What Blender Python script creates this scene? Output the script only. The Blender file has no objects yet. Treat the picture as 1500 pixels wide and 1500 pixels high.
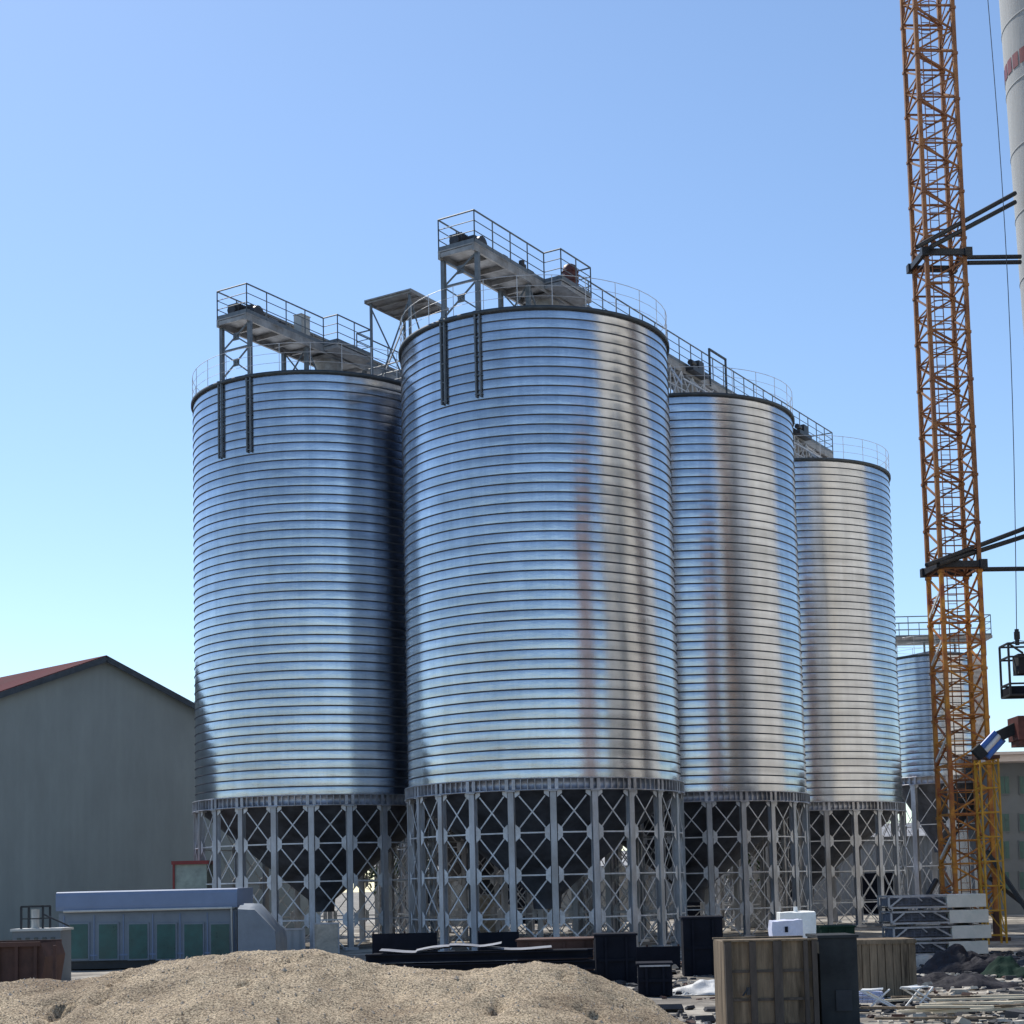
import bpy, math, random
from mathutils import Vector, Matrix, noise
R_ = math.radians
sc = bpy.context.scene
col = sc.collection
random.seed(7)

# ------------------------------------------------------------------ camera
F, PITCH, ROLL, CX, CY, CAMZ = 2366.0, 0.086, 0.023, 757.5, 1096.0, 2.2
cam = bpy.data.cameras.new('camera'); camo = bpy.data.objects.new('camera', cam); col.objects.link(camo)
cam.sensor_width = 36; cam.sensor_fit = 'HORIZONTAL'; cam.lens = F / 1500 * 36
cam.shift_x = -(CX - 750) / 1500; cam.shift_y = (CY - 750) / 1500; cam.clip_end = 5000; cam.clip_start = .1
camo.matrix_world = Matrix.Translation((0, 0, CAMZ)) @ Matrix.Rotation(R_(90) + PITCH, 4, 'X') @ Matrix.Rotation(-ROLL, 4, 'Z')
sc.camera = camo

def ray(px, py):
    a, b = px - CX, py - CY
    X = (a * math.cos(ROLL) - b * math.sin(ROLL)) / F
    u = -(a * math.sin(ROLL) + b * math.cos(ROLL)) / F
    return Vector((X, math.cos(PITCH) - u * math.sin(PITCH), math.sin(PITCH) + u * math.cos(PITCH)))
def at(px, py, Y):
    d = ray(px, py); return Vector((0, 0, CAMZ)) + d * (Y / d.y)
def gx(px, py, Y):
    return at(px, py, Y).x

# ------------------------------------------------------------------ tagging
def tag(o, label=None, cat=None, group=None, kind=None):
    if label: o['label'] = label
    if cat: o['category'] = cat
    if group: o['group'] = group
    if kind: o['kind'] = kind
    return o
def thing(name, label, cat, loc=(0, 0, 0), rz=0, group=None):
    o = bpy.data.objects.new(name, None); col.objects.link(o)
    o.location = loc; o.rotation_euler = (0, 0, rz); o.empty_display_size = .3
    return tag(o, label, cat, group)
def kids(o): return [c for c in bpy.data.objects if c.parent is o]
def copy_tree(o, parent=None):
    c = o.copy(); col.objects.link(c); c.parent = parent
    for ch in kids(o): copy_tree(ch, c)
    return c

# ------------------------------------------------------------------ mesh builder
class MB:
    def __init__(s): s.v = []; s.f = []; s.m = []; s.sm = []
    def add(s, vs, fs, mi=0, smooth=False):
        n = len(s.v); s.v += [tuple(v) for v in vs]
        for f in fs: s.f.append(tuple(i + n for i in f)); s.m.append(mi); s.sm.append(smooth)
        return s
    def box(s, c, d, rz=0, mi=0, M=None, top=1.0):
        x, y, z = d[0] / 2, d[1] / 2, d[2] / 2; vs = []
        for a, b, e in ((-1,-1,-1),(1,-1,-1),(1,1,-1),(-1,1,-1),(-1,-1,1),(1,-1,1),(1,1,1),(-1,1,1)):
            t = top if e > 0 else 1
            p = Vector((a*x*t, b*y*t, e*z))
            if rz: p = Matrix.Rotation(rz, 3, 'Z') @ p
            if M is not None: p = M @ p
            vs.append(p + Vector(c))
        return s.add(vs, [(0,3,2,1),(4,5,6,7),(0,1,5,4),(1,2,6,5),(2,3,7,6),(3,0,4,7)], mi)
    def bar(s, p, q, w, d=None, mi=0, up=(0, 0, 1)):
        p, q = Vector(p), Vector(q); d = d or w
        a = (q - p); L = a.length
        if L < 1e-6: return s
        a.normalize(); u = Vector(up)
        if abs(a.dot(u)) > .98: u = Vector((1, 0, 0)) if abs(a.x) < .9 else Vector((0, 1, 0))
        b = a.cross(u).normalized(); c = b.cross(a)
        vs = []
        for P in (p, q):
            for i, j in ((-1,-1),(1,-1),(1,1),(-1,1)): vs.append(P + b * (i * w / 2) + c * (j * d / 2))
        return s.add(vs, [(0,3,2,1),(4,5,6,7),(0,1,5,4),(1,2,6,5),(2,3,7,6),(3,0,4,7)], mi)
    def tube(s, p, q, r, n=8, r2=None, mi=0, caps=True):
        p, q = Vector(p), Vector(q); r2 = r if r2 is None else r2
        a = (q - p).normalized(); u = Vector((0, 0, 1))
        if abs(a.z) > .95: u = Vector((1, 0, 0))
        b = a.cross(u).normalized(); c = b.cross(a); vs = []
        for P, rr in ((p, r), (q, r2)):
            for i in range(n):
                t = 2 * math.pi * i / n; vs.append(P + b * (rr * math.cos(t)) + c * (rr * math.sin(t)))
        s.add(vs, [(i, (i+1) % n, n + (i+1) % n, n + i) for i in range(n)], mi, n > 6)
        if caps: s.add(vs, [tuple(range(n-1, -1, -1)), tuple(range(n, 2*n))], mi)
        return s
    def lathe(s, prof, n=24, c=(0, 0, 0), mi=0, smooth=True, a0=0):
        vs = []; fs = []
        for r, z in prof:
            for i in range(n):
                t = a0 + 2 * math.pi * i / n; vs.append((c[0] + r * math.cos(t), c[1] + r * math.sin(t), c[2] + z))
        for k in range(len(prof) - 1):
            for i in range(n):
                j = (i + 1) % n; fs.append((k*n+i, k*n+j, (k+1)*n+j, (k+1)*n+i))
        return s.add(vs, fs, mi, smooth)
    def quad(s, a, b, c, d, mi=0): return s.add([a, b, c, d], [(0, 1, 2, 3)], mi)
    def build(s, name, mats, parent=None, bevel=0):
        me = bpy.data.meshes.new(name); me.from_pydata(s.v, [], s.f)
        if not isinstance(mats, (list, tuple)): mats = [mats]
        for m in mats: me.materials.append(m)
        me.polygons.foreach_set('material_index', s.m); me.polygons.foreach_set('use_smooth', s.sm)
        me.update()
        o = bpy.data.objects.new(name, me); col.objects.link(o); o.parent = parent
        if bevel:
            b = o.modifiers.new('bevel', 'BEVEL'); b.width = bevel; b.segments = 2; b.limit_method = 'ANGLE'
        return o

# ------------------------------------------------------------------ materials
def mat(name, c, rough=.6, metal=0., var=.25, scale=3., bump=.0, bscale=None, stretch=(1, 1, 1), c2=None, rvar=.1, detail=8, spec=None, c2pos=(.45, .7)):
    m = bpy.data.materials.new(name); m.use_nodes = True; nt = m.node_tree; N = nt.nodes; L = nt.links
    b = N['Principled BSDF']; b.inputs['Metallic'].default_value = metal; b.inputs['Roughness'].default_value = rough
    if spec is not None: b.inputs['Specular IOR Level'].default_value = spec
    tc = N.new('ShaderNodeTexCoord'); mp = N.new('ShaderNodeMapping'); L.new(tc.outputs['Object'], mp.inputs[0]); mp.inputs['Scale'].default_value = stretch
    nz = N.new('ShaderNodeTexNoise'); nz.inputs['Scale'].default_value = scale; nz.inputs['Detail'].default_value = detail; nz.inputs['Roughness'].default_value = .65
    L.new(mp.outputs[0], nz.inputs['Vector'])
    rp = N.new('ShaderNodeValToRGB'); rp.color_ramp.elements[0].position = .3; rp.color_ramp.elements[1].position = .7
    rp.color_ramp.elements[0].color = (*[x * (1 - var) for x in c], 1); rp.color_ramp.elements[1].color = (*[min(1, x * (1 + var)) for x in c], 1)
    L.new(nz.outputs[0], rp.inputs[0]); out = rp.outputs[0]
    if c2:
        n2 = N.new('ShaderNodeTexNoise'); n2.inputs['Scale'].default_value = scale * .45; n2.inputs['Detail'].default_value = 10; n2.inputs['Roughness'].default_value = .7
        L.new(mp.outputs[0], n2.inputs['Vector'])
        r2 = N.new('ShaderNodeValToRGB'); r2.color_ramp.elements[0].position = c2pos[0]; r2.color_ramp.elements[1].position = c2pos[1]
        L.new(n2.outputs[0], r2.inputs[0])
        mx = N.new('ShaderNodeMix'); mx.data_type = 'RGBA'; L.new(r2.outputs[0], mx.inputs['Factor']); L.new(out, mx.inputs['A']); mx.inputs['B'].default_value = (*c2, 1)
        out = mx.outputs['Result']
    L.new(out, b.inputs['Base Color'])
    if rvar:
        mr = N.new('ShaderNodeMapRange'); mr.inputs['To Min'].default_value = max(.03, rough - rvar); mr.inputs['To Max'].default_value = min(1, rough + rvar)
        L.new(nz.outputs[0], mr.inputs['Value']); L.new(mr.outputs[0], b.inputs['Roughness'])
    if bump:
        bn = N.new('ShaderNodeTexNoise'); bn.inputs['Scale'].default_value = bscale or scale * 4; bn.inputs['Detail'].default_value = 6
        L.new(mp.outputs[0], bn.inputs['Vector'])
        bp = N.new('ShaderNodeBump'); bp.inputs['Strength'].default_value = 1; bp.inputs['Distance'].default_value = bump
        L.new(bn.outputs[0], bp.inputs['Height']); L.new(bp.outputs[0], b.inputs['Normal'])
    return m

M = {}
# galvanised shell: streaked down the wall, wobbling along each strip
def shell_mat():
    m = mat('galvanised_shell', (.50, .53, .59), .21, 1., .14, 2.2, c2=(.40, .39, .38), stretch=(1, 1, .12), rvar=.07, c2pos=(.55, .95))
    nt = m.node_tree; N = nt.nodes; L = nt.links; b = N['Principled BSDF']; tc = [n for n in N if n.type == 'TEX_COORD'][0]
    mp = N.new('ShaderNodeMapping'); mp.inputs['Scale'].default_value = (1, 1, 3.2); L.new(tc.outputs['Object'], mp.inputs[0])
    n1 = N.new('ShaderNodeTexNoise'); n1.inputs['Scale'].default_value = 1.6; n1.inputs['Detail'].default_value = 3; L.new(mp.outputs[0], n1.inputs['Vector'])
    bp = N.new('ShaderNodeBump'); bp.inputs['Distance'].default_value = .006; L.new(n1.outputs[0], bp.inputs['Height'])
    n2 = N.new('ShaderNodeTexNoise'); n2.inputs['Scale'].default_value = 14; n2.inputs['Detail'].default_value = 3; L.new(mp.outputs[0], n2.inputs['Vector'])
    b2 = N.new('ShaderNodeBump'); b2.inputs['Distance'].default_value = .0012; L.new(n2.outputs[0], b2.inputs['Height']); L.new(bp.outputs[0], b2.inputs['Normal'])
    L.new(b2.outputs[0], b.inputs['Normal'])
    mp2 = N.new('ShaderNodeMapping'); mp2.inputs['Scale'].default_value = (.35, .35, 2.94); L.new(tc.outputs['Object'], mp2.inputs[0])
    n3 = N.new('ShaderNodeTexNoise'); n3.inputs['Scale'].default_value = 1.0; n3.inputs['Detail'].default_value = 1; L.new(mp2.outputs[0], n3.inputs['Vector'])
    r3 = N.new('ShaderNodeMapRange'); r3.inputs['From Min'].default_value = .3; r3.inputs['From Max'].default_value = .7; r3.inputs['To Min'].default_value = .84; r3.inputs['To Max'].default_value = 1.12; L.new(n3.outputs[0], r3.inputs['Value'])
    base = b.inputs['Base Color'].links[0].from_socket
    vm = N.new('ShaderNodeVectorMath'); vm.operation = 'SCALE'; L.new(base, vm.inputs[0]); L.new(r3.outputs[0], vm.inputs['Scale']); L.new(vm.outputs[0], b.inputs['Base Color'])
    return m
M['shell'] = shell_mat()
M['seam'] = mat('seam_dark', (.085, .097, .12), .75, .2, .4, 3)  # fold faces coloured darker than the shell strips
M['girder'] = mat('girder_zinc', (.44, .45, .49), .5, .75, .25, 3, c2=(.25, .24, .24))
M['zinc'] = mat('leg_zinc', (.48, .50, .54), .5, .5, .3, 2, stretch=(1, 1, .4), c2=(.27, .255, .25), c2pos=(.4, .75))
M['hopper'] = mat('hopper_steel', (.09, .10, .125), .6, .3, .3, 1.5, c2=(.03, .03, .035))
M['brace'] = mat('brace_zinc', (.60, .62, .65), .55, .3, .25, 3, c2=(.36, .33, .31), c2pos=(.45, .8))
M['roof'] = mat('silo_roof_zinc', (.5, .52, .55), .4, .8, .15, 2)
M['dark'] = mat('rim_dark_steel', (.07, .085, .10), .6, .4, .3, 4)
M['rail'] = mat('railing_zinc', (.15, .175, .20), .6, .2, .3, 5)
M['deck'] = mat('deck_steel', (.34, .34, .34), .6, .4, .3, 3, c2=(.20, .18, .16))
M['motor'] = mat('motor_dark', (.05, .05, .055), .45, .3, .4, 6)
M['motor_red'] = mat('motor_red', (.11, .035, .03), .5, .1, .4, 6)
M['cabinet'] = mat('cabinet_grey', (.5, .5, .48), .5, 0, .1, 4)
M['ground'] = mat('ground_dirt', (.17, .15, .125), .95, 0, .45, .9, .05, 5, c2=(.46, .42, .35), c2pos=(.47, .60))
M['yellow'] = mat('mast_old_yellow', (.60, .27, .04), .55, .1, .3, 4, c2=(.32, .10, .04), c2pos=(.4, .6))
M['brown'] = mat('mast_backlit_brown', (.22, .095, .045), .7, 0, .35, 4, c2=(.42, .19, .06), c2pos=(.45, .7))  # backlit look of the upper mast sections put into a darker colour
M['black'] = mat('black_steel', (.025, .028, .034), .5, .2, .3, 5)
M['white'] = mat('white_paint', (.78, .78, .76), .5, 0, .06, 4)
M['red'] = mat('red_paint', (.20, .022, .022), .5, 0, .2, 4)
M['conc'] = mat('tower_concrete', (.46, .47, .47), .85, 0, .12, .7, .01, 6, stretch=(1, 1, .2), c2=(.38, .39, .39))
M['conc_beige'] = mat('beige_concrete', (.74, .68, .58), .85, 0, .06, .25, stretch=(1, 1, .1), c2=(.66, .56, .42), c2pos=(.5, .8))
M['brickdark'] = mat('dark_brick', (.30, .22, .20), .9, 0, .3, .5)
M['glass'] = mat('window_glass', (.04, .06, .07), .15, 0, .3, 1, rvar=.05)

def corrugated(name, c, rough=.5, period=.25, depth=.03, axis='x', c2=None, metal=0, var=.12):
    m = mat(name, c, rough, metal, var, .7, c2=c2, stretch=(1, 1, .3))
    nt = m.node_tree; N = nt.nodes; L = nt.links; b = N['Principled BSDF']; tc = [n for n in N if n.type == 'TEX_COORD'][0]
    w = N.new('ShaderNodeTexWave'); w.inputs['Scale'].default_value = .314 / period; w.inputs['Distortion'].default_value = .0
    w.bands_direction = axis.upper(); L.new(tc.outputs['Object'], w.inputs['Vector'])
    bp = N.new('ShaderNodeBump'); bp.inputs['Distance'].default_value = depth; L.new(w.outputs['Fac'], bp.inputs['Height']); L.new(bp.outputs[0], b.inputs['Normal'])
    return m
M['factory'] = corrugated('factory_cladding', (.285, .315, .305), .8, .4, .006)
M['redroof'] = corrugated('red_roof_sheet', (.10, .018, .024), .9, .5, .03, c2=(.07, .016, .02)); M['redroof'].node_tree.nodes['Principled BSDF'].inputs['Specular IOR Level'].default_value = .1
M['shed'] = corrugated('shed_cladding', (.34, .36, .38), .6, .3, .04, c2=(.24, .25, .26))
M['bluewall'] = mat('cabin_blue_grey', (.18, .22, .275), .6, 0, .1, 1.2, c2=(.11, .135, .17))
M['bluefascia'] = mat('cabin_light_blue', (.17, .23, .36), .6, 0, .1, 1.5)
M['teal'] = mat('cabin_teal_pane', (.015, .085, .085), .3, 0, .3, 2.5)

# sand
def sand_mat():
    m = mat('sand', (.73, .575, .39), .95, 0, .22, 1.1, c2=(.34, .245, .155), c2pos=(.43, .66))
    nt = m.node_tree; N = nt.nodes; L = nt.links; b = N['Principled BSDF']; tc = [n for n in N if n.type == 'TEX_COORD'][0]
    base = b.inputs['Base Color'].links[0].from_socket
    v = N.new('ShaderNodeTexNoise'); v.inputs['Scale'].default_value = 42; v.inputs['Detail'].default_value = 5; v.inputs['Roughness'].default_value = .8; L.new(tc.outputs['Object'], v.inputs['Vector'])
    rp = N.new('ShaderNodeValToRGB'); rp.color_ramp.elements[0].position = .43; rp.color_ramp.elements[0].color = (.26, .23, .20, 1)
    rp.color_ramp.elements[1].position = .57; rp.color_ramp.elements[1].color = (1.3, 1.3, 1.26, 1); L.new(v.outputs[0], rp.inputs[0])
    mx = N.new('ShaderNodeMix'); mx.data_type = 'RGBA'; mx.blend_type = 'MULTIPLY'; mx.inputs['Factor'].default_value = 1
    L.new(base, mx.inputs['A']); L.new(rp.outputs[0], mx.inputs['B']); L.new(mx.outputs['Result'], b.inputs['Base Color'])
    bp = N.new('ShaderNodeBump'); bp.inputs['Distance'].default_value = .03; L.new(v.outputs[0], bp.inputs['Height']); L.new(bp.outputs[0], b.inputs['Normal'])
    return m
M['sand'] = sand_mat()
M['stone'] = mat('pebble', (.52, .42, .32), .9, 0, .4, 8)
M['rubble_dark'] = mat('rubble_dark', (.055, .055, .06), .9, 0, .5, 2.5)
M['rubble_pale'] = mat('rubble_pale', (.52, .475, .40), .9, 0, .4, 3, c2=(.30, .26, .21))
M['tarp_white'] = mat('tarp_white', (.62, .62, .60), .6, 0, .2, 3, .03, 3)
M['tarp_dark'] = mat('tarp_dark', (.035, .033, .038), .8, 0, .4, 3, .03, 6, spec=.15)
M['wood'] = mat('weathered_ply', (.235, .18, .125), .85, 0, .4, 1.6, .004, 20, stretch=(6, 6, .7), c2=(.055, .042, .03), spec=.2)
M['wood_frame'] = mat('dark_batten', (.075, .06, .05), .8, 0, .4, 3, stretch=(4, 4, .8))
M['wood_pale'] = mat('pale_timber', (.62, .54, .40), .8, 0, .2, 3)
M['crate_grey'] = mat('dark_grey_crate', (.035, .038, .042), .85, 0, .4, 1.5, c2=(.055, .06, .06), spec=.15)
M['panel_conc'] = mat('panel_concrete', (.84, .77, .67), .85, 0, .16, 1.5, .01, 10, c2=(.62, .62, .54))
M['panel_mesh'] = mat('panel_infill', (.10, .105, .13), .8, 0, .6, 6)
M['navy'] = mat('dark_navy_steel', (.012, .014, .022), .8, 0, .4, 1.5, spec=.1)
M['rust'] = mat('rust_brown', (.09, .045, .035), .8, .1, .4, 2)
M['green'] = mat('dark_green', (.014, .035, .025), .85, 0, .4, 2, spec=.1)
M['blue'] = mat('bright_blue', (.05, .16, .52), .4, 0, .1, 3)
M['leaf'] = mat('leaf', (.045, .075, .03), .7, 0, .5, 1.0)
M['bark'] = mat('bark', (.10, .08, .06), .9, 0, .3, 4)
M['building'] = mat('grey_render', (.16, .18, .20), .85, 0, .12, .6, c2=(.13, .145, .16))
M['eave'] = mat('pale_eave', (.62, .55, .53), .7, 0, .08, 2)

# ------------------------------------------------------------------ silos
RAD, ZT, ZB, NL = 5.0, 22.19, 5.87, 22
S2 = Vector((.97, 59.46, 0)); V = Vector((6.434, 10.371, 0)); S1 = Vector((-8.065, 65.81, 0))
def shell(R, z0, z1, k, n=192, seed=0):
    mb = MB(); p = (z1 - z0) / k; sw = .056
    def row(r, z):
        for i in range(n):
            t = 2 * math.pi * i / n; c, s_ = math.cos(t), math.sin(t)
            w = .008 * noise.noise((c * 2.2 + seed, s_ * 2.2, z * .5)) + .0025 * noise.noise((c * 9 + seed, s_ * 9, z * 2.5))
            mb.v.append(((r + w) * c, (r + w) * s_, z))
    def strip(prof, mi, sm):
        b = len(mb.v)
        for r, z in prof: row(r, z)
        for q in range(len(prof) - 1):
            for i in range(n):
                j = (i + 1) % n; mb.f.append((b+q*n+i, b+q*n+j, b+(q+1)*n+j, b+(q+1)*n+i)); mb.m.append(mi); mb.sm.append(sm)
    for i in range(k):
        z = z0 + i * p
        strip([(R, z), (R + .0022, z + .15 * p), (R + .003, z + .45 * p), (R + .001, z + .75 * p), (R - .002, z + p - sw)], 0, True)
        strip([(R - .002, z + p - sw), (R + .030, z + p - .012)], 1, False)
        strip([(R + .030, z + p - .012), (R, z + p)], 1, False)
    return mb
def rail_ring(mb, R, z, h, n, seg=2, r=.022, gap=None):
    N_ = n * seg
    P = [Vector((R * math.cos(2*math.pi*i/N_), R * math.sin(2*math.pi*i/N_), z)) for i in range(N_)]
    for i in range(N_):
        for k in (h, h * .66, h * .33): mb.tube(P[i] + Vector((0,0,k)), P[(i+1) % N_] + Vector((0,0,k)), r * (1 if k == h else .7), 5, caps=False)
        if i % seg == 0: mb.tube(P[i], P[i] + Vector((0,0,h)), r * 1.1, 5)
def make_silo(name, label, loc, R, zt, zb, rings, nl, phase, gh=.42, levels=(4.03, 2.6, 1.15), hop=1.9, seed=0, group=None):
    root = thing(name, label, 'silo', loc, 0, group)
    shell(R, zb, zt, rings, seed=seed).build('wall', [M['shell'], M['seam']], root)
    rm = MB(); rm.lathe([(R + .035, zt - .05), (R + .10, zt - .05), (R + .10, zt + .07), (R, zt + .075)], 128); rm.build('rim_band', M['dark'], root)
    rf = MB(); rf.lathe([(R, zt + .076), (R * .12, zt + .075 + R * .18), (0.02, zt + .08 + R * .18)], 44, smooth=False); rf.build('roof', M['roof'], root)
    rr = MB(); rail_ring(rr, R + .03, zt + .05, 1.12, max(14, int(R * 5.2)), r=.012); rr.build('rim_railing', M['brace'], root)
    zg = zb - gh
    g = MB(); g.lathe([(R + .06, zb + .01), (R + .14, zb + .01), (R + .14, zb - .03), (R + .035, zb - .035), (R + .035, zg + .04), (R + .15, zg + .04), (R + .15, zg), (R - .05, zg)], 132)
    ns = nl * 6
    for i in range(ns):
        t = phase + 2 * math.pi * (i + .5) / ns; d = Vector((math.cos(t), math.sin(t), 0))
        g.bar(d * (R + .085) + Vector((0,0,zg + .04)), d * (R + .085) + Vector((0,0,zb - .032)), .025, .10, up=d)
        if i % 6 in (0, 5): g.bar(d * (R + .10) + Vector((0,0,zg + .04)), d * (R + .10) + Vector((0,0,zb - .032)), .12, .06, up=d)
    g.build('ring_girder', M['girder'], root)
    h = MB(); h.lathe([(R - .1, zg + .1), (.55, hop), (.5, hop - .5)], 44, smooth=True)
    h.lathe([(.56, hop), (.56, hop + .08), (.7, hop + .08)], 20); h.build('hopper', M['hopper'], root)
    def leg_pt(t, z, rr=R): return Vector((rr * math.cos(t), rr * math.sin(t), z))
    lv = [zg] + [l for l in levels if l < zg - .3] + [.12]
    for i in range(nl):
        t = phase + 2 * math.pi * i / nl; d = Vector((math.cos(t), math.sin(t), 0)); s = Vector((-math.sin(t), math.cos(t), 0))
        L = MB(); w = .205 if R > 4 else .3
        for rr in (R + .08, R - .12): L.bar(leg_pt(t, 0.1, rr), leg_pt(t, zg, rr), w, .022, up=d)
        L.bar(leg_pt(t, 0.1, R - .02), leg_pt(t, zg, R - .02), .016, .178, up=d)
        L.box(leg_pt(t, .05, R - .02), (.5, .5, .1), t)
        L.box(leg_pt(t, zg - .02, R - .02), (.36, .34, .038), t)
        L.build('leg', M['zinc'], root)
        t2 = phase + 2 * math.pi * (i + 1) / nl; B = MB(); ro = R + .03
        A = lambda z, f: leg_pt(t, z, ro).lerp(leg_pt(t2, z, ro), f)
        dm = Vector((math.cos((t + t2) / 2), math.sin((t + t2) / 2), 0))
        bw = 2 * R * math.sin(math.pi / nl); e = .13 / bw; gs = .30 / bw
        for k, z in enumerate(lv):
            last = k == len(lv) - 1
            if k and not last: B.bar(A(z, e), A(z, 1 - e), .07, .05, up=(0, 0, 1))
            for f0, sg in ((e, 1), (1 - e, -1)):
                if last: continue
                u0 = A(z, f0); u1 = A(z, f0 + sg * (gs - e)); q = .30 if k else .24; z_ = Vector((0, 0, 1)); o = dm * .03
                pts = [u0 - z_ * q + o, u0 + z_ * (q if k else 0) + o, u1 + z_ * (q * .45 if k else 0) + o, u1 - z_ * q * .45 + o]
                B.add(pts + [p - dm * .012 for p in pts], [(0,1,2,3),(7,6,5,4),(0,4,5,1),(1,5,6,2),(2,6,7,3),(3,7,4,0)])
            if not last:
                zn = lv[k + 1]; za, zc = z - .17, zn + (.17 if k + 1 < len(lv) - 1 else .02)
                B.bar(A(za, e + .1), A(zc, 1 - e - .1), .046, .012, up=dm)
                B.bar(A(zc, e + .1) - dm * .03, A(za, 1 - e - .1) - dm * .03, .046, .012, up=dm)
        B.build('cross_brace', M['brace'], root)
    return root
def phase_for(c, px_phase): return math.atan2(-c.y, -c.x) + px_phase
GS = 'large galvanised silos on braced steel legs'
sA = make_silo('grain_silo', 'large galvanised silo standing nearest, in the middle of the picture', S2, RAD, ZT, ZB, 48, NL, phase_for(S2, .057), group=GS)
def silo_copy(pos, ph, label):
    c = copy_tree(sA); c.location = pos; c['label'] = label
    c.rotation_euler.z = phase_for(pos, ph) - phase_for(S2, .057)
    return c
S3 = S2 + V; S4 = S2 + V * 2.03; S1B = S1 + V
silo_copy(S1, -.357, 'large galvanised silo furthest left, beside the grey gabled factory hall')
silo_copy(S3, .154, 'large galvanised silo second in the receding row, just right of the nearest one')
silo_copy(S4, .241, 'large galvanised silo last of the big row, just left of the orange crane mast')
silo_copy(S1B, .1, 'large galvanised silo behind the front two, only its legs showing between theirs')

# wall channels under the overhanging platforms
def wall_channels(center, label):
    root = thing('wall_channels', label, 'steel channels', center, math.atan2(V.y, V.x))
    for y in (-.72, .72):
        a = math.atan2(y, -math.sqrt(RAD**2 - y*y)); d = Vector((math.cos(a), math.sin(a), 0)); s = Vector((-d.y, d.x, 0))
        c = MB()
        for k in (-.085, .085): c.bar(d * (RAD + .07) + s * k + Vector((0,0,ZT - 3.0)), d * (RAD + .07) + s * k + Vector((0,0,ZT - .06)), .05, .09, up=d)
        for q in range(5): c.bar(d * (RAD + .07) - s * .14 + Vector((0,0,ZT - 2.9 + q * .68)), d * (RAD + .07) + s * .14 + Vector((0,0,ZT - 2.9 + q * .68)), .05, .03)
        c.build('channel', M['rail'], root)
wall_channels(S2, 'pair of dark vertical channels high on the nearest silo wall')
wall_channels(S1, 'pair of dark vertical channels high on the leftmost silo wall')

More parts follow.
